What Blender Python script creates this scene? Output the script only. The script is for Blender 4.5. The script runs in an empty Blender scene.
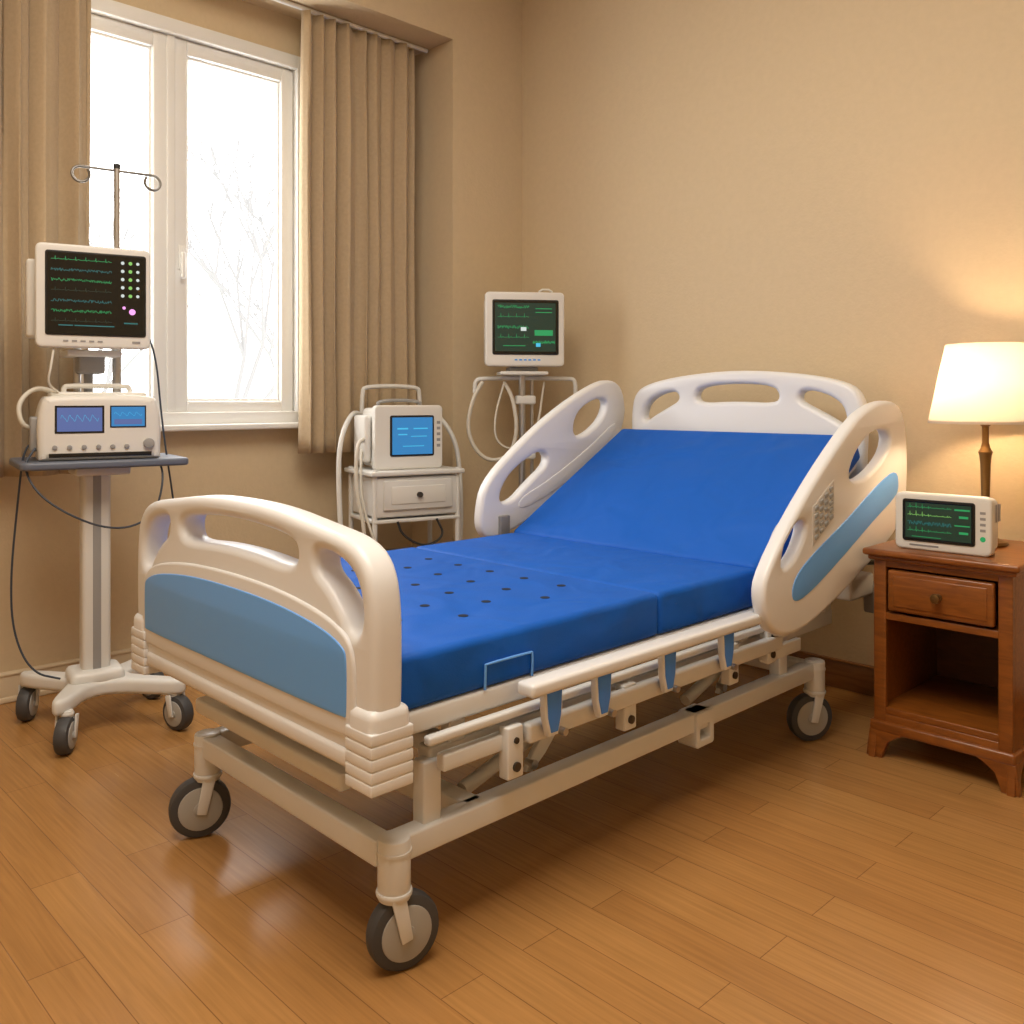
import bpy, bmesh, math, random
from mathutils import Vector, Matrix, Euler
random.seed(4)
scene = bpy.context.scene
D = bpy.data

# ---------------------------------------------------------------- helpers
def lin(c):
    c = c/255.0
    return c/12.92 if c <= 0.04045 else ((c+0.055)/1.055)**2.4
def rgb(r, g, b): return (lin(r), lin(g), lin(b), 1)

def mat(name, col, rough=0.5, metal=0.0, bump=0.0, bscale=50, emis=None, estr=0, coat=0, var=0.0, vscale=5, sheen=0):
    m = D.materials.new(name); m.use_nodes = True
    nt = m.node_tree; b = nt.nodes['Principled BSDF']
    b.inputs['Base Color'].default_value = col
    b.inputs['Roughness'].default_value = rough
    b.inputs['Metallic'].default_value = metal
    b.inputs['Coat Weight'].default_value = coat
    b.inputs['Sheen Weight'].default_value = sheen
    if emis:
        b.inputs['Emission Color'].default_value = emis
        b.inputs['Emission Strength'].default_value = estr
    tc = nt.nodes.new('ShaderNodeTexCoord')
    if var > 0:
        n = nt.nodes.new('ShaderNodeTexNoise'); n.inputs['Scale'].default_value = vscale; n.inputs['Detail'].default_value = 6
        nt.links.new(tc.outputs['Object'], n.inputs['Vector'])
        r = nt.nodes.new('ShaderNodeMapRange')
        r.inputs['From Min'].default_value = 0.3; r.inputs['From Max'].default_value = 0.7
        r.inputs['To Min'].default_value = 1-var; r.inputs['To Max'].default_value = 1+var
        nt.links.new(n.outputs['Fac'], r.inputs['Value'])
        mx = nt.nodes.new('ShaderNodeVectorMath'); mx.operation = 'SCALE'
        mx.inputs[0].default_value = col[:3]
        nt.links.new(r.outputs['Result'], mx.inputs['Scale'])
        nt.links.new(mx.outputs['Vector'], b.inputs['Base Color'])
    if bump > 0:
        n = nt.nodes.new('ShaderNodeTexNoise'); n.inputs['Scale'].default_value = bscale; n.inputs['Detail'].default_value = 5
        nt.links.new(tc.outputs['Object'], n.inputs['Vector'])
        bp = nt.nodes.new('ShaderNodeBump'); bp.inputs['Strength'].default_value = bump; bp.inputs['Distance'].default_value = 0.01
        nt.links.new(n.outputs['Fac'], bp.inputs['Height'])
        nt.links.new(bp.outputs['Normal'], b.inputs['Normal'])
    return m

def group(name, loc=(0,0,0), rot=0.0, world=False):
    e = D.objects.new(name, None); e.empty_display_size = 0.1
    e.location = loc; e.rotation_euler = (0,0,math.radians(rot))
    scene.collection.objects.link(e)
    e['w'] = 1 if world else 0
    return e

def finish(me, name, parent, m, angle=35):
    if parent is not None and parent.get('w'):
        me.transform(Matrix.Translation(-Vector(parent.location)))
    bm = bmesh.new(); bm.from_mesh(me)
    bmesh.ops.recalc_face_normals(bm, faces=bm.faces)
    lim = math.radians(angle)
    for f in bm.faces: f.smooth = True
    for e in bm.edges:
        if len(e.link_faces) == 2 and e.calc_face_angle(0) > lim: e.smooth = False
    bm.to_mesh(me); bm.free()
    o = D.objects.new(name, me); scene.collection.objects.link(o)
    if m:
        me.materials.clear(); me.materials.append(m)
    if parent is not None: o.parent = parent
    return o

def from_bm(bm, name, parent, m, angle=35):
    me = D.meshes.new(name); bm.to_mesh(me); bm.free()
    return finish(me, name, parent, m, angle)

def bm_box(bm, c, s, bevel=0.0, seg=3, rot=None, taper=None):
    t = bmesh.new()
    bmesh.ops.create_cube(t, size=1)
    for v in t.verts:
        k = 1.0
        if taper and v.co.z < 0: k = taper
        v.co = Vector((v.co.x*s[0]*k, v.co.y*s[1]*k, v.co.z*s[2]))
    if bevel > 0:
        bmesh.ops.bevel(t, geom=t.edges[:], offset=min(bevel, min(s)*0.49), segments=seg, profile=0.5, affect='EDGES')
    M = Matrix.Translation(c)
    if rot: M = M @ Euler([math.radians(a) for a in rot]).to_matrix().to_4x4()
    t.transform(M)
    me = D.meshes.new('t'); t.to_mesh(me); t.free(); bm.from_mesh(me); D.meshes.remove(me)

def box(name, p, c, s, m, bevel=0.004, seg=3, rot=None, taper=None):
    bm = bmesh.new(); bm_box(bm, c, s, bevel, seg, rot, taper)
    return from_bm(bm, name, p, m)

def rng(name, p, lo, hi, m, bevel=0.004, seg=3):
    c = [(a+b)/2 for a, b in zip(lo, hi)]; s = [abs(b-a) for a, b in zip(lo, hi)]
    return box(name, p, c, s, m, bevel, seg)

def bm_cyl(bm, p1, p2, r1, r2=None, seg=24, bevel=0.0):
    p1 = Vector(p1); p2 = Vector(p2); r2 = r1 if r2 is None else r2
    d = p2-p1
    t = bmesh.new()
    bmesh.ops.create_cone(t, cap_ends=True, segments=seg, radius1=r1, radius2=r2, depth=d.length)
    if bevel > 0:
        es = [e for e in t.edges if any(len(f.verts) > 4 for f in e.link_faces)]
        bmesh.ops.bevel(t, geom=es, offset=bevel, segments=2, profile=0.5, affect='EDGES')
    q = Vector((0,0,1)).rotation_difference(d.normalized())
    t.transform(Matrix.Translation((p1+p2)/2) @ q.to_matrix().to_4x4())
    me = D.meshes.new('t'); t.to_mesh(me); t.free(); bm.from_mesh(me); D.meshes.remove(me)

def cyl(name, p, p1, p2, r, m, r2=None, seg=24, bevel=0.0):
    bm = bmesh.new(); bm_cyl(bm, p1, p2, r, r2, seg, bevel)
    return from_bm(bm, name, p, m)

def chaikin(pts, n=3, closed=True):
    pts = [tuple(q) for q in pts]
    for _ in range(n):
        new = []; L = len(pts)
        for i in range(L if closed else L-1):
            a = pts[i]; b = pts[(i+1) % L]
            new.append(tuple(0.75*x+0.25*y for x, y in zip(a, b)))
            new.append(tuple(0.25*x+0.75*y for x, y in zip(a, b)))
        if not closed: new = [pts[0]]+new+[pts[-1]]
        pts = new
    return pts

def rrect(x0, x1, y0, y1, r, n=5):
    out = []
    for cx, cy, a0 in ((x1-r, y1-r, 0), (x0+r, y1-r, 90), (x0+r, y0+r, 180), (x1-r, y0+r, 270)):
        for i in range(n+1):
            a = math.radians(a0+90*i/n); out.append((cx+r*math.cos(a), cy+r*math.sin(a)))
    return out

def curve_mesh(cu, M=None):
    o = D.objects.new('tmpc', cu); scene.collection.objects.link(o)
    dg = bpy.context.evaluated_depsgraph_get(); dg.update()
    me = D.meshes.new_from_object(o.evaluated_get(dg))
    D.objects.remove(o); D.curves.remove(cu)
    if M is not None: me.transform(M)
    return me

XZ = Matrix.Rotation(math.radians(90), 4, 'X')
YZ = Matrix(((0,0,1,0),(1,0,0,0),(0,1,0,0),(0,0,0,1)))

def orient(loop, ccw):
    a = sum(loop[i][0]*loop[(i+1) % len(loop)][1]-loop[(i+1) % len(loop)][0]*loop[i][1] for i in range(len(loop)))
    return list(loop) if (a > 0) == ccw else list(reversed(loop))

def plate(name, p, outline, holes, thick, bevel, m, M):
    cu = D.curves.new('c', 'CURVE'); cu.dimensions = '2D'; cu.fill_mode = 'BOTH'
    cu.extrude = max(thick/2-bevel, 0.0001); cu.bevel_depth = bevel; cu.bevel_resolution = 3; cu.offset = -bevel
    for k, loop in enumerate([orient(outline, True)]+[orient(h, False) for h in holes]):
        s = cu.splines.new('POLY'); s.points.add(len(loop)-1)
        for i, q in enumerate(loop): s.points[i].co = (q[0], q[1], 0, 1)
        s.use_cyclic_u = True
    me = curve_mesh(cu, M)
    bm = bmesh.new(); bm.from_mesh(me); bmesh.ops.remove_doubles(bm, verts=bm.verts, dist=0.0001); bm.to_mesh(me); bm.free()
    return finish(me, name, p, m, 40)

def tube(name, p, pts, r, m, n=3, closed=False):
    pts = chaikin(pts, n, closed) if n else pts
    cu = D.curves.new('c', 'CURVE'); cu.dimensions = '3D'; cu.bevel_depth = r; cu.bevel_resolution = 3; cu.use_fill_caps = True
    s = cu.splines.new('POLY'); s.points.add(len(pts)-1)
    for i, q in enumerate(pts): s.points[i].co = (*q, 1)
    s.use_cyclic_u = closed
    return finish(curve_mesh(cu), name, p, m, 60)

def lathe(name, p, prof, c, m, seg=40):
    bm = bmesh.new(); rings = []
    for r, z in prof:
        rings.append([bm.verts.new((c[0]+r*math.cos(2*math.pi*i/seg), c[1]+r*math.sin(2*math.pi*i/seg), c[2]+z)) for i in range(seg)])
    for a, b in zip(rings, rings[1:]):
        for i in range(seg):
            bm.faces.new((a[i], a[(i+1) % seg], b[(i+1) % seg], b[i]))
    return from_bm(bm, name, p, m, 40)

# ---------------------------------------------------------------- materials
M_white = mat('bed_plastic_white', rgb(227,229,231), 0.33, bump=0.02, bscale=300)
M_frame = mat('bed_steel_paint', rgb(217,219,219), 0.32, coat=0.2)
M_lblue = mat('panel_light_blue', rgb(106,170,246), 0.4)
M_bblue = mat('bracket_blue', rgb(70,135,232), .5)
M_grey = mat('grey_plastic', rgb(130,130,132), 0.5)
M_dark = mat('dark_rubber', rgb(38,38,40), 0.6)
M_tyre = mat('tyre_grey', rgb(66,66,68), 0.55)
M_hub = mat('wheel_hub', rgb(165,164,160), 0.45)
M_steel = mat('chrome', rgb(190,190,190), 0.3, metal=0.9)
M_dsteel = mat('dark_steel', rgb(80,75,70), 0.4, metal=0.8)
M_hook = mat('hook_steel', rgb(130,128,124), 0.35, metal=0.8)
M_dev = mat('device_plastic', rgb(222,221,216), 0.42)
M_dev2 = mat('device_plastic_grey', rgb(150,150,150), 0.5)
M_screen = mat('screen_black', rgb(8,12,12), 0.15)
M_bezel = mat('bezel_dark', rgb(20,21,21), 0.3)
M_cable = mat('cable_blue_grey', rgb(54,64,78), 0.5)
M_hose = mat('hose_cream', rgb(205,200,188), 0.45)
M_cart = mat('cart_white', rgb(216,216,213), 0.4)
M_tray = mat('tray_slate', rgb(96,104,120), 0.4)
M_cream = mat('window_paint', rgb(232,233,231), 0.4)
M_brass = mat('lamp_bronze', rgb(120,92,55), 0.35, metal=0.8)
M_hole = mat('hole_shade', rgb(6,16,40), 0.9)
def em(name, r, g, b, s=1.5):
    c = rgb(r, g, b); return mat(name, (0.01,0.01,0.01,1), 0.5, emis=c, estr=s)
E_green = em('trace_green', 40,190,110, .6)
E_teal = em('trace_teal', 40,150,150, .5)
E_white = em('glyph_white', 220,230,225, .9)
E_lime = em('glyph_lime', 150,220,110, .8)
E_pink = em('glyph_pink', 230,150,220, 1.5)
E_blue = em('screen_blue', 50,140,205, .8)
E_violet = em('screen_violet', 95,115,175, .8)
E_dgreen = em('screen_dark_green', 14,50,34, .8)
E_cyan = em('glyph_cyan', 70,190,230, 1)

# mattress fabric
M_mat = mat('mattress_blue', rgb(0,88,188), 0.6)
nt = M_mat.node_tree; b = nt.nodes['Principled BSDF']; tc = nt.nodes['Texture Coordinate']
b.inputs['Specular IOR Level'].default_value = 0.3
n1 = nt.nodes.new('ShaderNodeTexNoise'); n1.inputs['Scale'].default_value = 4; n1.inputs['Detail'].default_value = 1.5; n1.inputs['Distortion'].default_value = 0.6
n2 = nt.nodes.new('ShaderNodeTexNoise'); n2.inputs['Scale'].default_value = 320
nt.links.new(tc.outputs['Object'], n1.inputs['Vector']); nt.links.new(tc.outputs['Object'], n2.inputs['Vector'])
b1 = nt.nodes.new('ShaderNodeBump'); b1.inputs['Strength'].default_value = 0.5; b1.inputs['Distance'].default_value = 0.07
b2 = nt.nodes.new('ShaderNodeBump'); b2.inputs['Strength'].default_value = 0.25; b2.inputs['Distance'].default_value = 0.003
nt.links.new(n1.outputs['Fac'], b1.inputs['Height']); nt.links.new(n2.outputs['Fac'], b2.inputs['Height'])
nt.links.new(b1.outputs['Normal'], b2.inputs['Normal']); nt.links.new(b2.outputs['Normal'], b.inputs['Normal'])

def wood(name, c1, c2, rough, scale=(1,1,14), coat=0.3):
    m = D.materials.new(name); m.use_nodes = True; nt = m.node_tree; b = nt.nodes['Principled BSDF']
    tc = nt.nodes.new('ShaderNodeTexCoord'); mp = nt.nodes.new('ShaderNodeMapping'); mp.inputs['Scale'].default_value = scale
    n = nt.nodes.new('ShaderNodeTexNoise'); n.inputs['Scale'].default_value = 4; n.inputs['Detail'].default_value = 8; n.inputs['Distortion'].default_value = 0.8
    cr = nt.nodes.new('ShaderNodeValToRGB'); cr.color_ramp.elements[0].position = 0.3; cr.color_ramp.elements[1].position = 0.7
    cr.color_ramp.elements[0].color = c1; cr.color_ramp.elements[1].color = c2
    nt.links.new(tc.outputs['Object'], mp.inputs['Vector']); nt.links.new(mp.outputs['Vector'], n.inputs['Vector'])
    nt.links.new(n.outputs['Fac'], cr.inputs['Fac']); nt.links.new(cr.outputs['Color'], b.inputs['Base Color'])
    b.inputs['Roughness'].default_value = rough; b.inputs['Coat Weight'].default_value = coat; b.inputs['Coat Roughness'].default_value = 0.2
    return m
M_night = wood('cherry_wood', rgb(112,60,18), rgb(142,82,28), 0.35, (2.5,14,14))
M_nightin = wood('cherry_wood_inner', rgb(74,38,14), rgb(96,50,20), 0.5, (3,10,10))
M_basewood = wood('baseboard_wood', rgb(120,80,42), rgb(146,100,56), 0.4, (2,10,10))

# floor laminate
M_floor = D.materials.new('laminate_floor'); M_floor.use_nodes = True
nt = M_floor.node_tree; b = nt.nodes['Principled BSDF']
tc = nt.nodes.new('ShaderNodeTexCoord')
br = nt.nodes.new('ShaderNodeTexBrick'); br.offset = 0.37; br.offset_frequency = 2
br.inputs['Scale'].default_value = 1; br.inputs['Brick Width'].default_value = 1.1; br.inputs['Row Height'].default_value = 0.125
br.inputs['Mortar Size'].default_value = 0.0013; br.inputs['Mortar Smooth'].default_value = 0.3; br.inputs['Bias'].default_value = 0
br.inputs['Color1'].default_value = rgb(174,129,76); br.inputs['Color2'].default_value = rgb(163,118,68); br.inputs['Mortar'].default_value = rgb(128,90,52)
nt.links.new(tc.outputs['Object'], br.inputs['Vector'])
mp = nt.nodes.new('ShaderNodeMapping'); mp.inputs['Scale'].default_value = (1.5, 38, 1)
nt.links.new(tc.outputs['Object'], mp.inputs['Vector'])
n = nt.nodes.new('ShaderNodeTexNoise'); n.inputs['Scale'].default_value = 2.2; n.inputs['Detail'].default_value = 8; n.inputs['Distortion'].default_value = 0.5
nt.links.new(mp.outputs['Vector'], n.inputs['Vector'])
mr = nt.nodes.new('ShaderNodeMapRange'); mr.inputs['From Min'].default_value = .3; mr.inputs['From Max'].default_value = .7; mr.inputs['To Min'].default_value = .87; mr.inputs['To Max'].default_value = 1.1
nt.links.new(n.outputs['Fac'], mr.inputs['Value'])
sc = nt.nodes.new('ShaderNodeVectorMath'); sc.operation = 'SCALE'
nt.links.new(br.outputs['Color'], sc.inputs[0]); nt.links.new(mr.outputs['Result'], sc.inputs['Scale'])
nt.links.new(sc.outputs['Vector'], b.inputs['Base Color'])
mr2 = nt.nodes.new('ShaderNodeMapRange'); mr2.inputs['To Min'].default_value = .18; mr2.inputs['To Max'].default_value = .30
nt.links.new(n.outputs['Fac'], mr2.inputs['Value']); nt.links.new(mr2.outputs['Result'], b.inputs['Roughness'])
bp = nt.nodes.new('ShaderNodeBump'); bp.inputs['Strength'].default_value = 0.25; bp.inputs['Distance'].default_value = 0.002; bp.invert = True
nt.links.new(br.outputs['Fac'], bp.inputs['Height']); nt.links.new(bp.outputs['Normal'], b.inputs['Normal'])

M_wall = mat('wallpaper_beige', rgb(207,188,156), 0.85, bump=0.18, bscale=70, var=0.02, vscale=30)
M_ceil = mat('ceiling_paint', rgb(228,224,214), 0.9, bump=0.05)
M_trim = mat('trim_beige', rgb(216,200,172), 0.6)
M_curt = mat('curtain_fabric', rgb(184,163,132), 0.9, bump=0.3, bscale=400, var=0.05, vscale=60, sheen=0.2)

# ---------------------------------------------------------------- room
XW, YB, XR, YF, ZC = -4.3, 3.9, 1.4, -1.6, 3.95
WY0, WY1, WZ0, WZ1 = 1.17, 2.565, 1.2, 3.1
rng('floor', None, (XW-.2, YF-.2, -.1), (XR+.2, YB+.2, 0), M_floor, 0)
rng('ceiling', None, (XW-.2, YF-.2, ZC), (XR+.2, YB+.2, ZC+.1), M_ceil, 0)
bm = bmesh.new()
def bb(lo, hi): bm_box(bm, [(a+c)/2 for a, c in zip(lo, hi)], [c-a for a, c in zip(lo, hi)])
bb((XW-.2, YF-.2, 0), (XW, WY0, ZC)); bb((XW-.2, WY1, 0), (XW, YB+.2, ZC))
bb((XW-.2, WY0, 0), (XW, WY1, WZ0)); bb((XW-.2, WY0, WZ1), (XW, WY1, ZC))
bb((XW, 3.34, 0), (-3.92, YB, ZC))            # pier beside the window bay
bb((XW, YF, 3.36), (-3.92, 3.34, ZC))         # soffit above the window bay
from_bm(bm, 'wall_left', None, M_wall)
rng('wall_back', None, (XW, YB, 0), (XR+.2, YB+.2, ZC), M_wall, 0)
rng('wall_right', None, (XR, YF-.2, 0), (XR+.2, YB, ZC), M_wall, 0)
rng('wall_front', None, (XW, YF-.2, 0), (XR, YF, ZC), M_wall, 0)

bm = bmesh.new()
bm_box(bm, (XW+.009, (YF+3.34)/2, .065), (.018, 3.34-YF, .13), .004)
bm_box(bm, (XW+.013, (YF+3.34)/2, .012), (.026, 3.34-YF, .024), .006)
bm_box(bm, (XW+.012, (YF+3.34)/2, .12), (.024, 3.34-YF, .014), .005)
from_bm(bm, 'baseboard_left', None, M_trim)
bm = bmesh.new()
bm_box(bm, ((-3.92+XR)/2, YB-.01, .065), (XR+3.92, .02, .13), .004)
bm_box(bm, ((-3.92+XR)/2, YB-.013, .125), (XR+3.92, .026, .012), .004)
from_bm(bm, 'baseboard_back', None, M_basewood)

# window
W = group('window_1', (XW, (WY0+WY1)/2, WZ0), world=True)
def frame_rect(name, x0, x1, y0, y1, z0, z1, w, m, bv=.006):
    bm = bmesh.new(); xc = (x0+x1)/2; d = x1-x0
    bm_box(bm, (xc, y0+w/2, (z0+z1)/2), (d, w, z1-z0), bv)
    bm_box(bm, (xc, y1-w/2, (z0+z1)/2), (d, w, z1-z0), bv)
    bm_box(bm, (xc, (y0+y1)/2, z0+w/2), (d, y1-y0-2*w+.01, w), bv)
    bm_box(bm, (xc, (y0+y1)/2, z1-w/2), (d, y1-y0-2*w+.01, w), bv)
    return from_bm(bm, name, W, m)
frame_rect('casing', XW-.02, XW+.03, WY0-.05, WY1+.05, WZ0-.03, WZ1+.05, .07, M_cream)
frame_rect('outer_frame', XW-.12, XW-.02, WY0, WY1, WZ0, WZ1, .03, M_cream)
ym = (WY0+WY1)/2
for i, (a, c) in enumerate(((WY0+.02, ym-.012), (ym+.012, WY1-.02))):
    frame_rect('sash_%d' % i, XW-.075, XW-.01, a, c, WZ0+.02, WZ1-.02, .075, M_cream, .01)
    frame_rect('glazing_bead_%d' % i, XW-.06, XW-.03, a+.07, c-.07, WZ0+.09, WZ1-.09, .018, M_cream, .005)
box('mullion', W, (XW-.03, ym, (WZ0+WZ1)/2), (.06, .04, WZ1-WZ0-.04), M_cream)
box('handle_plate', W, (XW-.004, ym+.05, 2.0), (.012, .028, .12), M_cream, .005)
box('handle_lever', W, (XW+.02, ym+.05, 1.96), (.018, .02, .13), M_cream, .007)
box('sill', W, (XW+.03, (WY0+WY1)/2, WZ0-.035), (.14, WY1-WY0+.16, .03), M_cream, .008)
gl = D.materials.new('window_glass'); gl.use_nodes = True; nt = gl.node_tree; nt.nodes.clear()
o = nt.nodes.new('ShaderNodeOutputMaterial'); mx = nt.nodes.new('ShaderNodeMixShader'); t = nt.nodes.new('ShaderNodeBsdfTransparent'); g = nt.nodes.new('ShaderNodeBsdfGlossy')
g.inputs['Roughness'].default_value = 0.0; mx.inputs['Fac'].default_value = .03
nt.links.new(t.outputs[0], mx.inputs[1]); nt.links.new(g.outputs[0], mx.inputs[2]); nt.links.new(mx.outputs[0], o.inputs[0])
for i, (a, c) in enumerate(((WY0+.09, ym-.08), (ym+.08, WY1-.09))):
    box('pane_%d' % i, W, (XW-.045, (a+c)/2, (WZ0+WZ1)/2), (.004, c-a, WZ1-WZ0-.18), gl, 0)

# curtains
def curtain(y0, y1, zb, zt, folds, seed):
    rnd = random.Random(seed)
    bm = bmesh.new(); ny = folds*18; nz = 30; g = []
    ph = [rnd.uniform(-.8,.8) for _ in range(folds+2)]; am = [rnd.uniform(.5,1.2) for _ in range(folds+2)]
    wd = [rnd.uniform(.65,1.4) for _ in range(folds)]; tot = sum(wd); cum = [0]
    for x in wd: cum.append(cum[-1]+x/tot)
    for j in range(nz+1):
        v = j/nz; row = []
        for i in range(ny+1):
            f = i/ny*folds; k = min(int(f), folds-1); t = f-k
            u = cum[k]+(cum[k+1]-cum[k])*t
            amp = (am[k]*(1-t)+am[k+1]*t)*(.038+.010*(1-v))
            w = ph[k]*(1-t)+ph[k+1]*t
            y = y0+(y1-y0)*u + .012*math.sin(4*math.pi*f+w)*(1-.3*v)
            a = 2*math.pi*f+w*(1-v)*1.2
            x = -4.13+amp*(math.sin(a)+.25*math.sin(2*a+w*2)+.10*math.sin(3*a+ph[k+1]))+.006*math.sin(v*7+f)
            row.append(bm.verts.new((x, y, zb+(zt-zb)*v)))
        g.append(row)
    for j in range(nz):
        for i in range(ny):
            bm.faces.new((g[j][i], g[j][i+1], g[j+1][i+1], g[j+1][i]))
    o = from_bm(bm, 'curtain', None, M_curt, 80)
    s = o.modifiers.new('s', 'SOLIDIFY'); s.thickness = .004
    return o
curtain(.55, 1.44, .98, 3.33, 9, 3)
curtain(2.49, 3.22, 1.02, 3.33, 8, 8)
bm = bmesh.new(); bm_cyl(bm, (-4.13, .3, 3.345), (-4.13, 3.32, 3.345), .012)
from_bm(bm, 'trim_curtain_track', None, M_cream)

# ---------------------------------------------------------------- hospital bed
B = group('hospital_bed', (-2.22, 2.4, 0), world=True)
def mirror(half):
    return half + [(-x, z) for x, z in reversed(half) if x > 1e-6]
def MX(x, y, z=0): return Matrix.Translation((x, y, z)) @ XZ
# footboard
fc = -2.24
foot = mirror([(0,.47),(.5,.47),(.60,.46),(.635,.47),(.64,.56),(.645,.70),(.645,.84),(.625,.93),(.56,.985),(.40,1.005),(.2,1.03),(0,1.035)])
hc = chaikin([(-.30,.89),(-.33,.93),(-.30,.965),(-.1,.983),(.1,.983),(.30,.965),(.33,.93),(.30,.89),(.1,.905),(-.1,.905)], 2)
hr = chaikin([(.40,.925),(.41,.955),(.50,.945),(.57,.91),(.595,.84),(.585,.78),(.55,.775),(.515,.82),(.46,.87),(.41,.895)], 2)
hl = [(-x, z) for x, z in reversed(hr)]
plate('footboard', B, chaikin(foot, 2), [hc, hr, hl], .085, .022, M_white, MX(fc, 1.18))
plate('footboard_relief', B, chaikin(mirror([(0,.545),(.55,.545),(.578,.56),(.58,.72),(.55,.775),(.45,.81),(.25,.835),(0,.842)]), 2), [], .10, .008, M_white, MX(fc, 1.18))
plate('footboard_blue_panel', B, chaikin(mirror([(0,.59),(.545,.59),(.55,.60),(.552,.725),(.54,.75),(.45,.778),(.25,.80),(0,.806)]), 2), [], .107, .003, M_lblue, MX(fc, 1.18))
for s in (-1, 1):
    x = fc+s*.602
    box('bumper', B, (x, 1.182, .535), (.098, .112, .185), M_white, .022, 4)
    for k in range(5):
        box('bumper_ridge', B, (x, 1.182, .460+k*.027), (.101, .115, .0262), M_white, .004)
box('footboard_skirt', B, (fc, 1.165, .50), (1.10, .07, .045), M_white, .012)
# headboard
hcx = -2.26
head = mirror([(0,.62),(.5,.62),(.57,.64),(.59,.80),(.605,1.1),(.61,1.24),(.585,1.34),(.50,1.385),(.3,1.42),(0,1.44)])
hc = chaikin([(-.20,1.285),(-.225,1.32),(-.19,1.365),(0,1.378),(.19,1.365),(.225,1.32),(.20,1.285),(0,1.295)], 2)
hr = chaikin([(.31,1.30),(.33,1.345),(.42,1.335),(.51,1.29),(.535,1.22),(.515,1.19),(.47,1.22),(.38,1.265)], 2)
hl = [(-x, z) for x, z in reversed(hr)]
plate('headboard', B, chaikin(head, 2), [hc, hr, hl], .07, .022, M_white, MX(hcx, 3.665))
# mattress
XM0, XM1 = -2.85, -1.64; xm = (XM0+XM1)/2; wm = XM1-XM0
box('mattress_foot', B, (xm, (1.235+2.218)/2, .651), (wm, .985, .132), M_mat, .020, 4)
box('mattress_seat', B, (xm, (2.222+2.80)/2, .651), (wm, .585, .132), M_mat, .020, 4)
ang = math.atan2(1.165-.72, 3.54-2.76); L = math.hypot(1.165-.72, 3.54-2.76)
def back_pt(x, s, n): # s along, n normal
    return (x, 2.76+s*math.cos(ang)-n*math.sin(ang), .72+s*math.sin(ang)+n*math.cos(ang))
box('mattress_back', B, back_pt(xm, L/2, -.06), (wm, L, .12), M_mat, .024, 4, rot=(math.degrees(ang), 0, 0))
box('back_platform', B, back_pt(xm, L/2-.02, -.135), (wm-.04, L, .02), M_frame, .006, 3, rot=(math.degrees(ang), 0, 0))
bm = bmesh.new()
rows = [(1.44,5,0),(1.60,6,.5),(1.76,5,0),(1.92,6,.5),(2.08,5,0)]
for y, n, off in rows:
    for i in range(n):
        x = -2.66+(i+(.5 if n == 5 else 0))*.165
        bm_cyl(bm, (x, y, .7165), (x, y, .7182), .0145, seg=16)
from_bm(bm, 'mattress_vent_hole_discs', B, M_hole)  # dark discs on the cover, painted in for the shade inside vent holes
tube('mattress_handle', B, [(-1.638,1.50,.585),(-1.636,1.50,.645),(-1.636,1.50,.648),(-1.636,1.66,.648),(-1.636,1.665,.645),(-1.638,1.665,.585)], .0035, M_lblue, 1)
# siderails (head end)
rail = [(2.58,.65),(2.605,.75),(2.868,.98),(3.206,1.21),(3.371,1.28),(3.56,1.305),(3.68,1.255),(3.715,1.08),(3.70,.87),(3.62,.78),(3.33,.665),(3.011,.555),(2.80,.51),(2.65,.53)]
h1 = chaikin([(3.17,1.00),(3.235,1.105),(3.40,1.19),(3.56,1.18),(3.53,1.09),(3.33,1.0)], 2)
h2 = chaikin([(2.69,.73),(2.725,.835),(2.83,.90),(2.88,.87),(2.80,.765)], 2)
blue = [(3.60,1.03),(3.62,.94),(3.55,.90),(3.40,.845),(3.104,.72),(2.868,.63),(2.765,.62),(2.765,.69),(2.868,.755),(3.166,.865),(3.417,.975)]
def MY(x): return Matrix.Translation((x, 0, 0)) @ YZ
plate('siderail_head_near', B, chaikin(rail, 2), [h1, h2], .055, .016, M_white, MY(-1.53))
plate('siderail_near_blue', B, chaikin(blue, 2), [], .060, .003, M_lblue, MY(-1.53))
def kp(y, z): return (2.985+y, .905+y*.55+z)
plate('keypad', B, [kp(-.078,-.068), kp(.078,-.068), kp(.078,.068), kp(-.078,.068)], [], .059, .002, mat('keypad_grey', rgb(205,206,206), .5), MY(-1.53))
bm = bmesh.new()
for i in range(4):
    for j in range(5):
        q = kp(-.054+i*.036, -.05+j*.025)
        bm_box(bm, (-1.4995, q[0], q[1]), (.006, .026, .016), .003, 2, rot=(20,0,0))
from_bm(bm, 'keypad_buttons', B, mat('keypad_button', rgb(160,166,172), .5))
railL = [(2.665,.80),(2.70,.935),(2.887,1.08),(3.141,1.245),(3.434,1.38),(3.574,1.41),(3.67,1.355),(3.69,1.18),(3.49,.94),(3.072,.785),(2.874,.705),(2.72,.675),(2.67,.72)]
g1 = chaikin([(3.27,1.13),(3.30,1.241),(3.449,1.312),(3.545,1.30),(3.50,1.20),(3.358,1.12)], 2)
g2 = chaikin([(2.77,.84),(2.82,.945),(2.939,1.022),(3.07,1.07),(3.11,1.005),(2.971,.917),(2.862,.835)], 2)
plate('siderail_head_far', B, chaikin(railL, 2), [g1, g2], .055, .016, M_white, MY(-2.965))
plate('siderail_far_panel', B, chaikin([(2.90,.79),(3.1,.85),(3.4,.98),(3.6,1.14),(3.6,1.2),(3.4,1.07),(3.1,.92),(2.9,.85)], 2), [], .060, .003, M_white, MY(-2.965))
box('siderail_far_latch', B, (-2.93, 2.80, .73), (.02, .06, .10), M_grey, .006)
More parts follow.
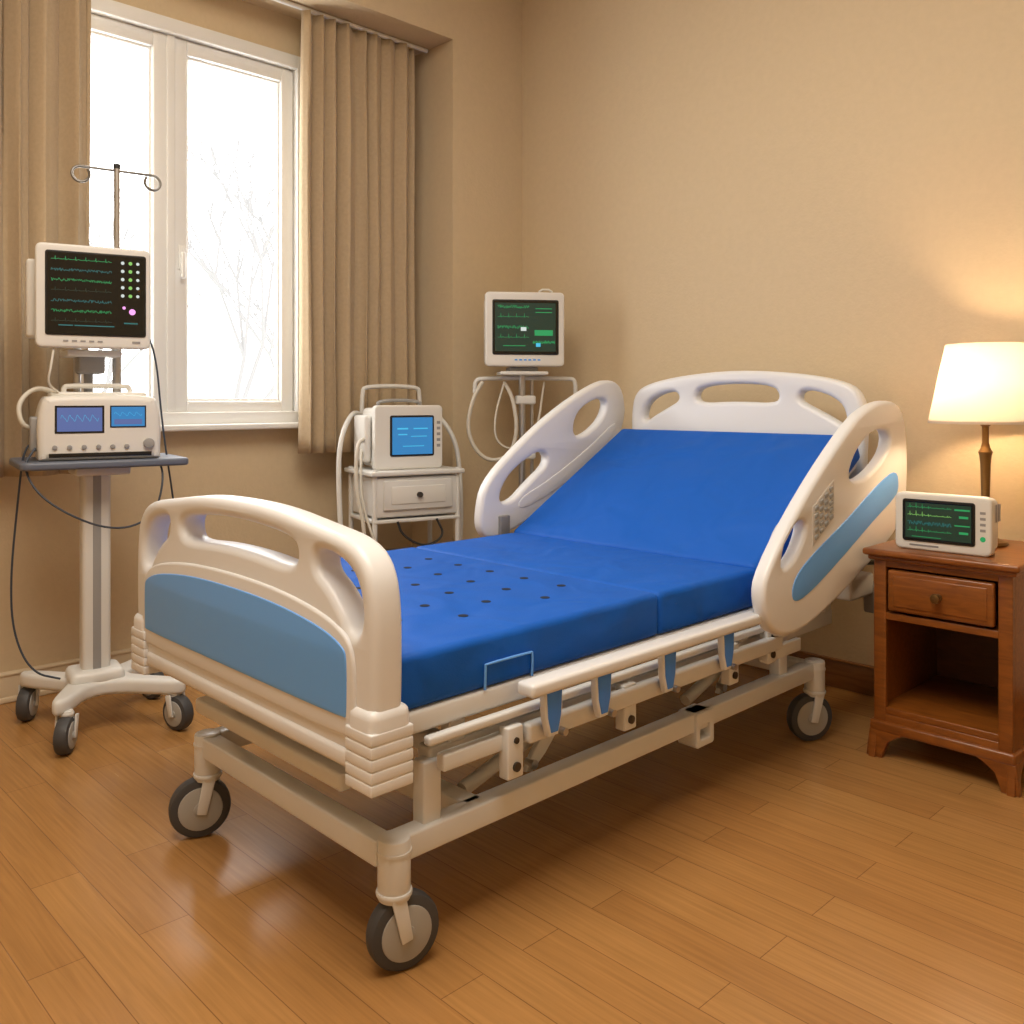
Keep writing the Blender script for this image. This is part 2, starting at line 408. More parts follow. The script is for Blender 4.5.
for x, s in ((-1.575, 1), (-2.92, -1)):
    box('siderail_mount', B, (x, 2.85, .56), (.05, .12, .14), M_frame, .012)
    box('siderail_mount', B, (x, 3.3, .68), (.05, .10, .14), M_frame, .012)
# deck frame
for x in (-1.665, -2.83):
    box('deck_rail', B, (x, 2.40, .556), (.05, 2.36, .055), M_frame, .010)
for y in (1.30, 1.75, 2.25, 2.78, 3.5):
    box('deck_cross', B, (-2.245, y, .55), (1.14, .05, .04), M_frame, .006)
box('deck_panel', B, (-2.245, 2.02, .578), (1.12, 1.5, .014), M_frame, .003)
# lower subframe
for x in (-1.70, -2.60):
    box('sub_rail', B, (x, 2.38, .44), (.05, 2.05, .06), M_frame, .008)
for y in (1.44, 2.1, 2.75, 3.36):
    box('sub_cross', B, (-2.15, y, .44), (.86, .05, .05), M_frame, .008)
    for x in (-1.69, -2.6):
        box('sub_post', B, (x, y, .50), (.04, .05, .07), M_frame, .006)
box('foot_step_lower', B, (-2.21, 1.235, .385), (.78, .07, .045), M_frame, .01)
box('foot_step_upper', B, (-2.21, 1.26, .452), (.80, .05, .025), M_frame, .01)
for x in (-2.5, -1.92):
    box('foot_step_post', B, (x, 1.29, .46), (.04, .04, .16), M_frame, .006)
# motors & lift mechanism
box('actuator', B, (-2.15, 2.0, .40), (.09, .42, .09), M_dev2, .02)
cyl('actuator_rod', B, (-2.15, 2.2, .40), (-2.15, 2.72, .44), .018, M_steel)
box('control_box', B, (-2.25, 2.95, .40), (.30, .22, .09), M_dev2, .02)
cyl('torque_tube', B, (-2.55, 2.02, .385), (-1.72, 2.02, .385), .018, M_frame)
cyl('torque_tube', B, (-2.55, 2.98, .385), (-1.72, 2.98, .385), .018, M_frame)
for y in (1.72, 2.66):
    plate('lift_link', B, chaikin([(y,.29),(y+.05,.28),(y+.21,.44),(y+.17,.47)], 1), [], .018, .004, M_frame, MY(-1.735))
    cyl('link_pin', B, (-1.745, y+.035, .305), (-1.715, y+.035, .305), .013, M_steel, seg=14)
cyl('gas_spring', B, (-1.80, 1.95, .33), (-1.80, 2.35, .41), .016, M_dark)
cyl('gas_spring_rod', B, (-1.80, 2.35, .41), (-1.80, 2.60, .46), .007, M_steel)
# base frame
for x in (-1.675, -2.575):
    box('base_rail', B, (x, 2.22, .27), (.055, 1.96, .06), M_frame, .006)
for y in (1.225, 1.50, 3.21):
    box('base_cross', B, (-2.125, y, .27), (.90, .055, .06), M_frame, .006)
for y in (1.355, 3.0):
    for x in (-1.685, -2.59):
        box('lift_post', B, (x, y, .36), (.045, .055, .17), M_frame, .006)
for x in (-1.78, -2.50):
    tube('lift_arm', B, [(x, 1.55, .28), (x, 2.05, .42)], .020, M_frame, 0)
    tube('lift_arm', B, [(x, 2.55, .28), (x, 3.0, .42)], .020, M_frame, 0)
plate('base_socket', B, rrect(-.05,.05,-.055,.055,.012), [rrect(-.028,.028,-.03,.015,.008)], .075, .005, M_frame, Matrix.Translation((-1.675, 2.46, .245)) @ YZ)
# folded-down foot siderail
def bar(name, y0, y1, x, z, w, h, m=M_white):
    return box(name, B, (x, (y0+y1)/2, z), (w, y1-y0, h), m, min(w, h)*.3, 4)
bar('siderail_foot_top', 1.56, 2.64, -1.56, .588, .06, .034)
bar('siderail_foot_lower', 1.60, 2.85, -1.595, .462, .03, .05, M_frame)
bar('siderail_foot_mid', 1.30, 2.85, -1.62, .515, .025, .022, M_frame)
for y in (1.655, 1.85, 2.145, 2.455):
    out = [(y-.034,.578),(y+.034,.578),(y+.030,.50),(y+.016,.455),(y-.016,.455),(y-.030,.50)]
    plate('siderail_bracket', B, out, [], .022, .005, M_white, MY(-1.56))
    out = [(y-.027,.570),(y+.027,.570),(y+.023,.505),(y+.012,.465),(y-.012,.465),(y-.023,.505)]
    plate('siderail_bracket_blue', B, out, [], .028, .002, M_bblue, MY(-1.56))
    cyl('pivot', B, (-1.575, y+.05, .45), (-1.555, y+.05, .45), .010, M_steel, seg=16)
for y, z in ((1.565,.425),(2.02,.43),(2.56,.44),(2.80,.46)):
    box('side_bracket', B, (-1.612, y, z), (.035, .055, .13), M_frame, .005)
    cyl('bracket_bolt', B, (-1.60, y, z-.035), (-1.588, y, z-.035), .012, M_dsteel, seg=12)
    cyl('bracket_bolt', B, (-1.60, y, z+.03), (-1.590, y, z+.03), .008, M_dsteel, seg=12)
box('side_beam', B, (-1.63, 1.90, .45), (.03, 1.10, .04), M_frame, .005)
box('side_gusset', B, (-1.61, 2.90, .42), (.02, .22, .045), M_frame, .004)
# head hardware
box('head_bracket', B, (-1.62, 3.48, .56), (.07, .20, .09), M_frame, .012)
box('head_clamp', B, (-1.60, 3.60, .50), (.05, .07, .12), M_dev2, .01)
tube('head_lever', B, [(-1.60, 3.30, .70), (-1.60, 3.45, .66), (-1.59, 3.62, .64)], .012, M_dsteel, 1)
for s in (-1, 1):
    box('headboard_post', B, (hcx+s*.48, 3.63, .58), (.05, .05, .16), M_frame, .008)
# casters
def caster(p, x, y, ztop, R, w, dirx, diry, mt=M_tyre, mh=M_hub, mf=M_frame, post=.038, name='caster'):
    d = Vector((dirx, diry, 0)).normalized(); n = Vector((-d.y, d.x, 0))
    c = Vector((x, y, R))
    bm = bmesh.new(); bm_cyl(bm, c-n*w/2, c+n*w/2, R, seg=40, bevel=w*.28)
    from_bm(bm, name+'_tyre', p, mt)
    bm = bmesh.new(); bm_cyl(bm, c-n*(w/2+.003), c+n*(w/2+.003), R*.72, seg=36, bevel=.003)
    bm_cyl(bm, c-n*(w/2+.007), c+n*(w/2+.007), R*.22, seg=20, bevel=.002)
    from_bm(bm, name+'_hub', p, mh)
    top = Vector((x, y, 0))+d*R*.25
    bm = bmesh.new()
    bm_cyl(bm, (top.x, top.y, 2*R-.01), (top.x, top.y, ztop), post, seg=28, bevel=.006)
    bm_cyl(bm, (top.x, top.y, ztop-.035), (top.x, top.y, ztop-.028), post*1.06, seg=28)
    bm_cyl(bm, (top.x, top.y, 2*R-.0), (top.x, top.y, 2*R+.012), post*1.1, seg=28, bevel=.003)
    az = math.degrees(math.atan2(d.y, d.x))
    for s in (-1, 1):
        q = c+n*s*(w/2+.009)+d*R*.16; q.z = R*1.45
        bm_box(bm, q, (R*.42, .009, R*1.25), .004, 2, rot=(0, 12, az), taper=.8)
    from_bm(bm, name+'_fork', p, mf)
caster(B, -1.655, 1.26, .305, .087, .045, -.2, -.95)
caster(B, -2.575, 1.205, .305, .088, .045, .35, .92)
caster(B, -1.675, 3.215, .305, .09, .045, .5, .85)
caster(B, -2.575, 3.215, .305, .09, .045, .1, 1)

# ---------------------------------------------------------------- screens & monitors
def ribbon(bm, pts, y, t):
    vs = []
    for i, (x, z) in enumerate(pts):
        a = pts[max(i-1, 0)]; c = pts[min(i+1, len(pts)-1)]
        dx, dz = c[0]-a[0], c[1]-a[1]; l = math.hypot(dx, dz) or 1
        nx, nz = -dz/l*t/2, dx/l*t/2
        vs.append((bm.verts.new((x+nx, y, z+nz)), bm.verts.new((x-nx, y, z-nz))))
    for a, c in zip(vs, vs[1:]): bm.faces.new((a[0], a[1], c[1], c[0]))
def trace(p, x0, x1, z, amp, y, m, kind, t=.0022, seed=1):
    rnd = random.Random(seed); pts = []; n = 120
    for i in range(n+1):
        u = i/n; ph = (u*kind[1]) % 1.0
        if kind[0] == 'ecg':
            v = 0.1*math.exp(-((ph-.2)/.04)**2)+1.0*math.exp(-((ph-.4)/.018)**2)-.3*math.exp(-((ph-.45)/.02)**2)+.25*math.exp(-((ph-.7)/.06)**2)
        elif kind[0] == 'sine': v = .5*math.sin(2*math.pi*u*kind[1])+.2*math.sin(4*math.pi*u*kind[1])
        else: v = rnd.uniform(-.5,.5)
        pts.append((x0+(x1-x0)*u, z+amp*v))
    bm = bmesh.new(); ribbon(bm, pts, y, t); me = D.meshes.new('trace'); bm.to_mesh(me); bm.free()
    o = D.objects.new('screen_trace', me); scene.collection.objects.link(o); me.materials.append(m); o.parent = p
def quads(p, rects, y, m, name='screen_glyphs'):
    bm = bmesh.new()
    for x, z, w, h in rects:
        bm.faces.new([bm.verts.new(q) for q in ((x-w/2, y, z-h/2), (x+w/2, y, z-h/2), (x+w/2, y, z+h/2), (x-w/2, y, z+h/2))])
    me = D.meshes.new(name); bm.to_mesh(me); bm.free()
    o = D.objects.new(name, me); scene.collection.objects.link(o); me.materials.append(m); o.parent = p
def discs(p, pts, y, m, name='screen_dots'):
    bm = bmesh.new()
    for x, z, r in pts:
        bm.faces.new([bm.verts.new((x+r*math.cos(a*math.pi/8), y, z+r*math.sin(a*math.pi/8))) for a in range(16)])
    me = D.meshes.new(name); bm.to_mesh(me); bm.free()
    o = D.objects.new(name, me); scene.collection.objects.link(o); me.materials.append(m); o.parent = p

def monitor(name, loc, rot, w, h, d, scr, tilt=0):
    """origin at base centre; front = -y local"""
    g = group(name, loc, rot)
    M = Matrix.Translation((0, -d*.5+.02, h/2)) @ XZ
    plate('front_shell', g, rrect(-w/2, w/2, -h/2, h/2, .022), [], .045, .009, M_dev, M)
    box('housing', g, (0, .01, h/2), (w*.94, d-.03, h*.92), M_dev, .025, 4)
    box('rear_bulge', g, (0, d*.45, h/2), (w*.7, .06, h*.66), M_dev, .02, 4)
    x0, x1, z0, z1 = scr; yf = -d*.5-.0025
    plate('bezel', g, rrect(x0-.008, x1+.008, z0-.008, z1+.008, .01), [], .008, .002, M_bezel, Matrix.Translation((0, yf, 0)) @ XZ)
    box('screen', g, ((x0+x1)/2, yf-.0045, (z0+z1)/2), (x1-x0, .002, z1-z0), M_screen, 0)
    bm = bmesh.new()
    for i in range(5): bm_box(bm, (w*.47, -.01+i*.02-d*.1, h*.7), (.006, .006, h*.3), .001, 1)
    from_bm(bm, 'vents', g, M_dev2)
    return g, yf-.0062

# cart 1 : monitor cart with IV pole
C1 = (-3.73, 1.325, 0); R1 = 80
G = group('medical_monitor_cart', C1, R1)
arm = chaikin([(-.05,-.09),(-.14,-.24),(-.195,-.26),(-.20,-.21),(-.13,-.05),(-.11,0),(-.13,.05),(-.26,.20),(-.255,.25),(-.20,.24),(-.05,.09),(.05,.09),(.22,.24),(.275,.25),(.28,.20),(.13,.05),(.11,0),(.13,-.05),(.28,-.20),(.275,-.25),(.22,-.24),(.05,-.09)], 2)
plate('base', G, arm, [], .06, .018, M_cart, Matrix.Translation((0,0,.17)))
box('base_hub', G, (-.015,0,.21), (.20,.17,.06), M_cart, .025, 4)
box('column', G, (-.015,0,.62), (.105,.09,.82), M_cart, .018, 4)
box('column_inlay', G, (-.015,-.044,.62), (.03,.006,.80), M_dev2, .002)
for x, y in ((-.155,-.245),(.25,-.225),(-.23,.225),(.25,.225)):
    caster(G, x, y, .155, .068, .05, .5*(-1 if x > 0 else 1), 1, M_tyre, M_hub, M_cart, .022)
plate('tray', G, rrect(-.30,.30,-.21,.21,.03), [], .03, .01, M_tray, Matrix.Translation((0,0,1.055)))
box('tray_bracket', G, (0,0,1.025), (.2,.2,.04), M_cart, .01)
px, py = .095, .155
cyl('pole', G, (px, py, 1.06), (px, py, 2.28), .0125, M_steel)
cyl('pole_sleeve', G, (px, py, 1.06), (px, py, 1.75), .018, M_steel)
cyl('pole_second', G, (-.06, py-.02, 1.06), (-.06, py-.02, 1.56), .014, M_steel)
box('pole_collar', G, (px, py, 1.78), (.045,.045,.05), M_dark, .01)
tube('hook_bar', G, [(px-.14, py, 2.262),(px-.13,py,2.262),(px+.13,py,2.262),(px+.14,py,2.262)], .006, M_hook, 1)
for s in (-1, 1):
    pts = [(px+s*(.14+.033*math.sin(a)), py-.01*a*.3, 2.229+.033*math.cos(a)) for a in [i*.45 for i in range(13)]]
    tube('hook', G, pts, .006, M_hook, 1)
cyl('hook_knob', G, (px, py, 2.27), (px, py, 2.29), .014, M_dark)
box('monitor_mount', G, (-.02, .07, 1.485), (.20, .22, .025), M_dev, .008)
box('monitor_neck', G, (-.02, .08, 1.445), (.10, .10, .08), M_dev2, .012)
cyl('neck_tube', G, (-.02, .12, 1.06), (-.02, .12, 1.45), .018, M_dev2)
tube('cable_left', G, [(-.22,0,1.14),(-.27,-.04,1.12),(-.285,-.02,.95),(-.31,.02,.62),(-.30,.03,.4),(-.24,.0,.25),(-.14,0,.21)], .004, M_cable, 3)
tube('cable_loop', G, [(-.24,-.12,1.12),(-.29,-.16,1.05),(-.22,-.23,.92),(.0,-.25,.80),(.16,-.23,.84),(.20,-.22,1.0),(.20,-.1,1.07)], .004, M_cable, 3)
tube('cable_right', G, [(.16,-.02,1.6),(.22,.02,1.5),(.25,.04,1.2),(.29,.06,.95),(.31,.06,.80)], .004, M_cable, 3)
tube('cable_front', G, [(-.17,-.08,1.52),(-.19,-.13,1.42),(-.20,-.12,1.36),(-.16,-.10,1.33)], .0045, M_hose, 3)

r = math.radians(R1); ex = Vector((math.cos(r), math.sin(r), 0)); ey = Vector((-math.sin(r), math.cos(r), 0))
def loc1(x, y, z): return tuple(Vector((C1[0], C1[1], z))+ex*x+ey*y)
g, ys = monitor('patient_monitor', loc1(-.03, -.02, 1.50), 76, .405, .395, .20, (-.162,.178,.055,.36))
cols = [E_green, E_teal, E_green, E_dgreen, E_teal, E_green, E_dgreen]
for i in range(7):
    trace(g, -.15, .06, .335-i*.039, .012, ys, cols[i], (('ecg', 6) if i % 3 == 0 else ('noise', 1)), .0018, i)
for i in range(5):
    discs(g, [(.10, .335-i*.032, .0065), (.155, .335-i*.032, .006)], ys, E_white)
    discs(g, [(.128, .335-i*.032, .007)], ys, E_lime)
discs(g, [(.135,.145,.012),(.105,.16,.006)], ys, E_pink)
quads(g, [(.0,.085,.14,.004),(-.1,.085,.05,.004),(.13,.10,.05,.005)], ys, E_teal)
quads(g, [(-.10+i*.03,.026,.018,.006) for i in range(5)]+[(.15,.026,.03,.008)], -.102-.003, M_dev2, 'buttons')
box('side_module', g, (-.205, .03, .19), (.05, .13, .30), M_dev, .012)
# ventilator on tray
V = group('portable_ventilator', loc1(-.01, -.03, 1.071), 76)
plate('body', V, chaikin([(-.215,.015),(-.215,.0),(-.19,0),(.19,0),(.215,0),(.215,.015),(.22,.14),(.205,.225),(.18,.25),(-.18,.25),(-.205,.225),(-.22,.14)],2), [], .27, .025, M_dev, XZ)
box('top_cover', V, (0,.02,.25), (.34,.20,.02), M_dev, .008)
quads(V, [(-.075,.155,.17,.105)], -.1365, M_bezel, 'screen_frame')
quads(V, [(-.075,.155,.155,.09)], -.1372, E_violet, 'screen_left')
quads(V, [(.095,.165,.13,.085)], -.1365, M_bezel, 'screen_frame')
quads(V, [(.095,.165,.12,.075)], -.1372, E_blue, 'screen_right')
trace(V, -.14, -.01, .16, .02, -.138, E_cyan, ('sine', 5), .0010)
trace(V, .045, .145, .175, .012, -.138, E_cyan, ('sine', 4), .0010)
quads(V, [(.095,.145,.10,.02)], -.138, E_violet, 'screen_bar')
bm = bmesh.new()
for i in range(6): bm_cyl(bm, (-.16+i*.05, -.13, .05), (-.16+i*.05, -.142, .05), .009, seg=16, bevel=.002)
bm_cyl(bm, (.17,-.13,.06), (.17,-.15,.06), .02, seg=20, bevel=.003)
from_bm(bm, 'knobs', V, M_dev2)
box('lower_strip', V, (0,-.136,.02), (.36,.004,.016), M_bezel, .001)
tube('handle', V, [(-.12,.02,.25),(-.12,.02,.28),(-.10,.02,.285),(.10,.02,.285),(.12,.02,.28),(.12,.02,.25)], .010, M_dev, 2)
box('side_port', V, (-.225,.0,.10), (.03,.16,.13), M_dev2, .01)
tube('breathing_hose', V, [(-.235,-.04,.12),(-.27,-.06,.14),(-.28,-.04,.22),(-.22,.0,.28),(-.15,.02,.26)], .009, M_hose, 3)

# trolley 2
C2 = (-3.80, 2.90, 0); R2 = 76
T = group('equipment_trolley', C2, R2)
wx, wy = .23, .17
for x in (-wx, wx):
    for y in (-wy, wy):
        cyl('leg', T, (x, y, .11), (x, y, .95), .013, M_cart)
        caster(T, x, y, .12, .045, .03, 0, 1, M_tyre, M_hub, M_cart, .014)
box('top_tray', T, (0,0,.93), (.52,.40,.025), M_cart, .008)
box('drawer_body', T, (0,0,.81), (.45,.36,.20), M_cart, .008)
box('drawer_front', T, (0,-.186,.82), (.38,.014,.15), M_cart, .006)
box('drawer_panel', T, (0,-.194,.82), (.30,.006,.09), M_dev, .004)
cyl('drawer_knob', T, (0,-.195,.82), (0,-.215,.82), .014, M_dsteel)
box('mid_shelf', T, (0,0,.69), (.48,.37,.018), M_cart, .005)
box('lower_shelf', T, (0,0,.28), (.48,.37,.02), M_cart, .005)
box('lower_basket', T, (.02,0,.40), (.34,.28,.20), M_dev2, .02)
tube('top_handle', T, [(-.17,.17,.95),(-.17,.17,1.34),(-.15,.17,1.375),(.15,.17,1.375),(.17,.17,1.34),(.17,.17,.95)], .012, M_cart, 2)
for s in (-1, 1):
    tube('side_hoop', T, [(s*.17,.17,1.22),(s*.24,.13,1.24),(s*.33,.06,1.10),(s*.35,.03,.9),(s*.34,0,.5),(s*.28,0,.32),(s*.23,0,.29)], .013, M_cart, 3)
tube('hose_bundle', T, [(-.24,-.05,1.10),(-.30,-.10,1.08),(-.31,-.12,.85),(-.27,-.16,.62),(-.30,-.12,.45),(-.24,-.1,.35)], .010, M_hose, 3)
tube('hose_bundle', T, [(-.24,-.02,1.05),(-.27,-.08,1.0),(-.28,-.12,.78),(-.24,-.19,.6),(-.2,-.2,.5)], .007, M_hose, 3)
tube('hose_bundle', T, [(.1,-.19,.69),(.14,-.21,.6),(.02,-.22,.55),(-.1,-.21,.62),(-.12,-.2,.69)], .006, M_dark, 3)
g, ys = monitor('defibrillator_monitor', (C2[0], C2[1]-.02, .943), 76, .38, .33, .22, (-.10,.13,.075,.27))
quads(g, [(.015,.1725,.225,.19)], ys, E_blue, 'screen_image')
quads(g, [(-.04,.21,.06,.008),(.06,.21,.08,.006),(-.04,.18,.05,.006),(.05,.17,.09,.004),(.02,.12,.12,.004)], ys-.0008, E_cyan)
quads(g, [(.155+.01,.24-i*.03,.02,.015) for i in range(5)], -.113, M_dev2, 'buttons')
box('side_pouch', g, (-.205,.02,.16), (.04,.16,.24), M_dev, .015)
box('paddle', g, (.205,.02,.10), (.03,.14,.12), M_grey, .012)
tube('handle', g, [(-.12,.02,.32),(-.12,.02,.355),(.12,.02,.355),(.12,.02,.32)], .009, M_dev2, 2)

# stand 3
C3 = (-3.51, 3.49, 0); R3 = 54
S = group('monitor_pole_stand', C3, R3)
for k in range(5):
    a = k*2*math.pi/5+.3
    x, y = .25*math.cos(a), .25*math.sin(a)
    tube('leg', S, [(0,0,.13),(x*.5,y*.5,.125),(x,y,.10)], .016, M_cart, 1)
    caster(S, x, y, .10, .038, .03, math.cos(a), math.sin(a), M_tyre, M_hub, M_cart, .012)
cyl('hub', S, (0,0,.09), (0,0,.17), .04, M_cart, bevel=.01)
cyl('pole', S, (0,0,.12), (0,0,1.44), .019, M_steel)
cyl('pole_second', S, (.06,.03,.75), (.06,.03,1.42), .010, M_steel)
box('clamp', S, (.02,.01,1.30), (.11,.06,.05), M_cart, .01)
box('clamp', S, (.02,.01,1.0), (.11,.06,.05), M_cart, .01)
tube('cross_rail', S, [(-.26,0,1.34),(-.26,0,1.405),(-.22,0,1.42),(.26,0,1.42),(.30,0,1.41),(.30,0,1.33)], .012, M_cart, 2)
box('top_plate', S, (0,0,1.445), (.26,.20,.02), M_cart, .006)
box('yoke', S, (0,0,1.465), (.16,.12,.03), M_dev2, .008)
tube('hose', S, [(-.22,-.02,1.40),(-.28,-.03,1.30),(-.31,-.03,1.12),(-.22,-.04,.97),(-.08,-.04,.98),(-.03,-.04,1.12),(-.05,-.03,1.30),(-.10,-.02,1.40)], .011, M_hose, 3)
tube('hose', S, [(-.1,-.02,1.40),(-.16,-.04,1.2),(-.15,-.05,1.06),(-.02,-.05,1.02),(.08,-.03,1.12),(.12,-.02,1.40)], .006, M_hose, 3)
g, ys = monitor('patient_monitor', (C3[0], C3[1], 1.481), R3, .43, .40, .22, (-.17,.175,.07,.35))
quads(g, [(0.0,.21,.33,.26)], ys, E_dgreen, 'screen_image')
ys -= .0006
for i in range(4):
    trace(g, -.15, .02, .32-i*.055, .02, ys, E_green, ('ecg', 4) if i % 2 else ('noise', 1), .0016, i+20)
trace(g, .04, .16, .13, .02, ys, E_green, ('noise', 1), .0016, 9)
quads(g, [(.10,.31,.09,.004),(.10,.29,.09,.004),(.10,.18,.10,.03),(-.06,.11,.12,.004)], ys, E_green)
quads(g, [(-.01,.20,.03,.02)], ys-.0005, E_white); quads(g, [(.07,.115,.025,.02)], ys-.0005, E_cyan)
quads(g, [(-.05+i*.025,.035,.015,.008) for i in range(6)], -.114, E_blue, 'buttons')
tube('top_handle', g, [(.10,.02,.39),(.10,.02,.43),(.17,.02,.43),(.17,.02,.39)], .006, M_dev, 1)

# ---------------------------------------------------------------- nightstand
N = group('nightstand', (-1.22, 3.52, 0), world=True)
x0, x1, yf, yb = -1.44, -.975, 3.26, 3.80
rng('side_left', N, (x0, yf, .09), (x0+.025, yb, .725), M_night, .003)
rng('side_right', N, (x1-.025, yf, .09), (x1, yb, .725), M_night, .003)
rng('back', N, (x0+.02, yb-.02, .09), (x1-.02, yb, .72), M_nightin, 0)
rng('stile_left', N, (x0, yf-.012, .09), (x0+.045, yf+.01, .725), M_night, .004)
rng('stile_right', N, (x1-.045, yf-.012, .09), (x1, yf+.01, .725), M_night, .004)
rng('top_rail', N, (x0+.04, yf-.010, .695), (x1-.04, yf+.02, .725), M_night, .002)
rng('mid_rail', N, (x0+.04, yf-.010, .505), (x1-.04, yf+.3, .53), M_night, .002)
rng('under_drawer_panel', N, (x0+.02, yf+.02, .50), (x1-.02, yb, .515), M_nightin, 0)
rng('bottom_shelf', N, (x0+.02, yf-.008, .16), (x1-.02, yb-.01, .185), M_night, .003)
rng('bottom_rail', N, (x0+.03, yf-.010, .10), (x1-.03, yf+.02, .16), M_night, .003)
rng('base_moulding', N, (x0-.012, yf-.024, .095), (x1+.012, yb, .135), M_night, .010)
rng('drawer_front', N, (x0+.055, yf-.022, .54), (x1-.055, yf+.01, .688), M_night, .008)
rng('drawer_inner', N, (x0+.075, yf-.026, .558), (x1-.075, yf+.0, .670), M_night, .004)
kx = (x0+x1)/2
bm = bmesh.new()
bm_cyl(bm, (kx, yf-.024, .614), (kx, yf-.032, .614), .014, seg=20, bevel=.002)
bm_cyl(bm, (kx, yf-.03, .614), (kx, yf-.046, .614), .007, seg=16)
bm_cyl(bm, (kx, yf-.044, .614), (kx, yf-.060, .614), .017, seg=20, bevel=.005)
from_bm(bm, 'drawer_knob', N, M_brass)
rng('top', N, (x0-.03, yf-.045, .735), (x1+.03, yb+.01, .760), M_night, .009)
rng('top_moulding', N, (x0-.016, yf-.03, .718), (x1+.016, yb, .738), M_night, .008)
for sx, xx in ((1, x0-.012), (-1, x1+.012)):
    out = [(0,.10),(.13*sx,.10),(.10*sx,.085),(.065*sx,.06),(.05*sx,.02),(.045*sx,0),(-.012*sx,0),(-.008*sx,.04)]
    plate('foot_front', N, out, [], .028, .004, M_night, Matrix.Translation((xx, yf-.008, 0)) @ XZ)
    out2 = [(0,.10),(.12,.10),(.09,.085),(.06,.06),(.045,.02),(.04,0),(-.012,0),(-.008,.04)]
    plate('foot_side', N, out2, [], .026, .004, M_night, Matrix.Translation((xx+sx*.013, yf-.02, 0)) @ YZ)
    rng('foot_rear', N, (min(xx, xx+sx*.05), yb-.06, 0), (max(xx, xx+sx*.05), yb-.01, .10), M_night, .004)

# small monitor
g, ys = monitor('patient_monitor', (-1.225, 3.375, .7605), 2, .325, .205, .13, (-.126,.103,.04,.175))
quads(g, [(-.0115,.1075,.222,.127)], ys, E_dgreen, 'screen_image'); ys -= .0005
for i in range(4):
    trace(g, -.115, .035, .155-i*.028, .016, ys, [E_green,E_lime,E_teal,E_green][i], ('ecg', 7) if i != 2 else ('noise', 1), .0013, i+3)
quads(g, [(.07,.155,.05,.006),(.075,.13,.03,.008),(.07,.10,.05,.004),(.075,.075,.03,.008),(-.05,.05,.10,.002)], ys, E_green)
discs(g, [(.135,.06,.009)], -.0686, E_green, 'power_light')
quads(g, [(.135,.15-i*.02,.018,.009) for i in range(4)], -.0686, M_dev2, 'buttons')
quads(g, [(-.06,.018,.10,.006)], -.0686, M_grey, 'label')

# lamp
LP = (-1.18, 3.62, .7605)
Lg = group('table_lamp', LP)
lathe('base', Lg, [(0,0),(.075,0),(.078,.006),(.074,.014),(.05,.022),(.028,.03),(.016,.045),(.014,.07),(.017,.10),(.021,.12),(.016,.14),(.014,.17),(.018,.30),(.021,.33),(.025,.345),(.017,.36),(.012,.38),(.012,.44),(.018,.445),(.018,.50),(0,.50)], (0,0,0), M_brass)
sh = D.materials.new('lampshade_linen'); sh.use_nodes = True; nt = sh.node_tree; nt.nodes.clear()
o = nt.nodes.new('ShaderNodeOutputMaterial'); mx = nt.nodes.new('ShaderNodeMixShader'); t = nt.nodes.new('ShaderNodeBsdfTranslucent'); g2_ = nt.nodes.new('ShaderNodeBsdfDiffuse')
t.inputs['Color'].default_value = rgb(188,176,166); g2_.inputs['Color'].default_value = rgb(240,228,208); mx.inputs['Fac'].default_value = .6
nt.links.new(t.outputs[0], mx.inputs[1]); nt.links.new(g2_.outputs[0], mx.inputs[2]); nt.links.new(mx.outputs[0], o.inputs[0])
lathe('shade', Lg, [(.192,.455),(.195,.46),(.1375,.745),(.135,.748)], (0,0,0), sh, 64)
lathe('shade_trim_bottom', Lg, [(.196,.452),(.197,.452),(.1965,.462),(.1955,.462),(.196,.452)], (0,0,0), sh, 64)
for k in range(3):
    a = k*2.094
    cyl('shade_spider', Lg, (0,0,.70), (.143*math.cos(a), .143*math.sin(a), .70), .002, M_brass, seg=8)
cyl('harp', Lg, (0,0,.5), (0,0,.72), .003, M_brass, seg=8)
E_bulb = em('bulb_glass', 255,220,160, 6)
bm = bmesh.new(); bmesh.ops.create_uvsphere(bm, u_segments=20, v_segments=12, radius=.03); bm.transform(Matrix.Translation((.035,0,.56)))
from_bm(bm, 'bulb', Lg, E_bulb)
ld = D.lights.new('lamp_bulb_light', 'POINT'); ld.energy = 14; ld.color = (1,.69,.40); ld.shadow_soft_size = .04
lo = D.objects.new('lamp_bulb_light', ld); scene.collection.objects.link(lo); lo.parent = Lg; lo.location = (-.03,-.02,.60)

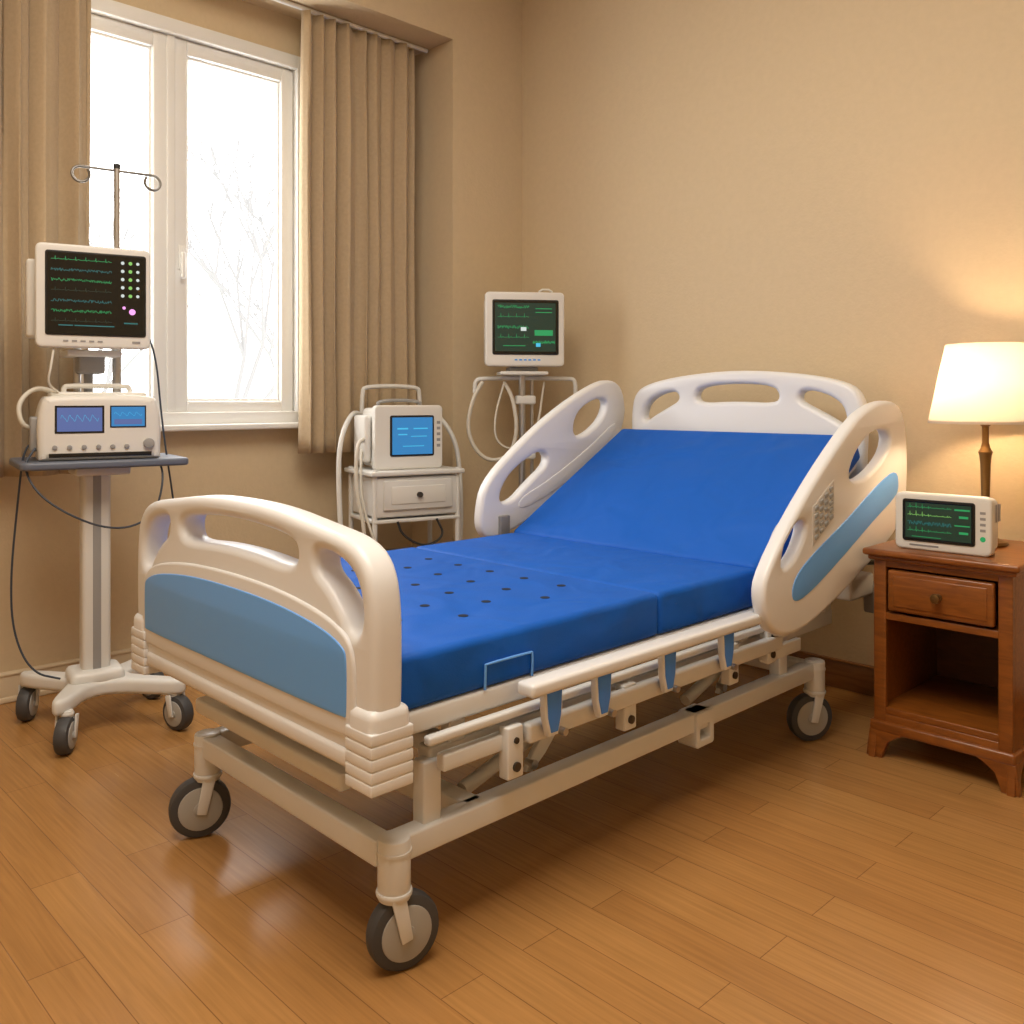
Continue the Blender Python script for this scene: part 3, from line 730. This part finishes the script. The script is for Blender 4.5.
# ---------------------------------------------------------------- trees outside (emission in the material imitates pale haze)
M_tree = mat('tree_haze_glow', rgb(50,50,50), 1.0, emis=(1,1,.99,1), estr=.62)
TR = group('bare_tree', (-9.0, 4.4, -1.0))
rt = random.Random(12)
def branch(p, d, l, r, n):
    q = p+d*l
    bm_cyl(tb, p, q, r, r*.65, 7)
    if n:
        for k in range(3):
            nd = (d+Vector((rt.uniform(-.25,.25), rt.uniform(-.75,.75), rt.uniform(-.1,.5)))).normalized()
            branch(q, nd, l*rt.uniform(.6,.85), r*.62, n-1)
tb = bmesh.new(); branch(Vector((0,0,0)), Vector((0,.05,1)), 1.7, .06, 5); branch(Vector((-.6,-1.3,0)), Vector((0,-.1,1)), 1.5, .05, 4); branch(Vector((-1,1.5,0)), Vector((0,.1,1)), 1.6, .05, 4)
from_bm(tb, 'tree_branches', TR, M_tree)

# ---------------------------------------------------------------- lights
def area(name, loc, target, sx, sy, power, col):
    l = D.lights.new(name, 'AREA'); l.shape = 'RECTANGLE'; l.size = sx; l.size_y = sy; l.energy = power; l.color = col
    o = D.objects.new(name, l); o.location = loc
    o.rotation_euler = (Vector(target)-Vector(loc)).to_track_quat('-Z', 'Y').to_euler()
    scene.collection.objects.link(o); return o
# sampling portal over the window opening (lets the overcast sky light the room cleanly)
pt = area('window_portal', (XW-.19, ym, (WZ0+WZ1)/2), (0, ym, (WZ0+WZ1)/2), WY1-WY0, WZ1-WZ0, 1, (1,1,1))
pt.data.cycles.is_portal = True
area('ceiling_light', (-1.3, .7, 3.9), (-1.3, .7, 0), 2.2, 2.2, 138, (1,.90,.77))
w = D.worlds.new('overcast_sky'); scene.world = w; w.use_nodes = True
nt = w.node_tree; bg = nt.nodes['Background']; bg.inputs['Strength'].default_value = 9.0
bg.inputs['Color'].default_value = (1.0,.985,.96,1)

# ---------------------------------------------------------------- camera
cam = D.cameras.new('camera'); cam.sensor_width = 36; cam.lens = 900/1024*36; cam.shift_y = -112/1024
co = D.objects.new('camera', cam); scene.collection.objects.link(co)
co.location = (0, 0, 1.3); co.rotation_euler = (math.radians(90), 0, math.radians(45.8))
scene.camera = co
scene.view_settings.view_transform = 'Standard'
scene.view_settings.look = 'None'
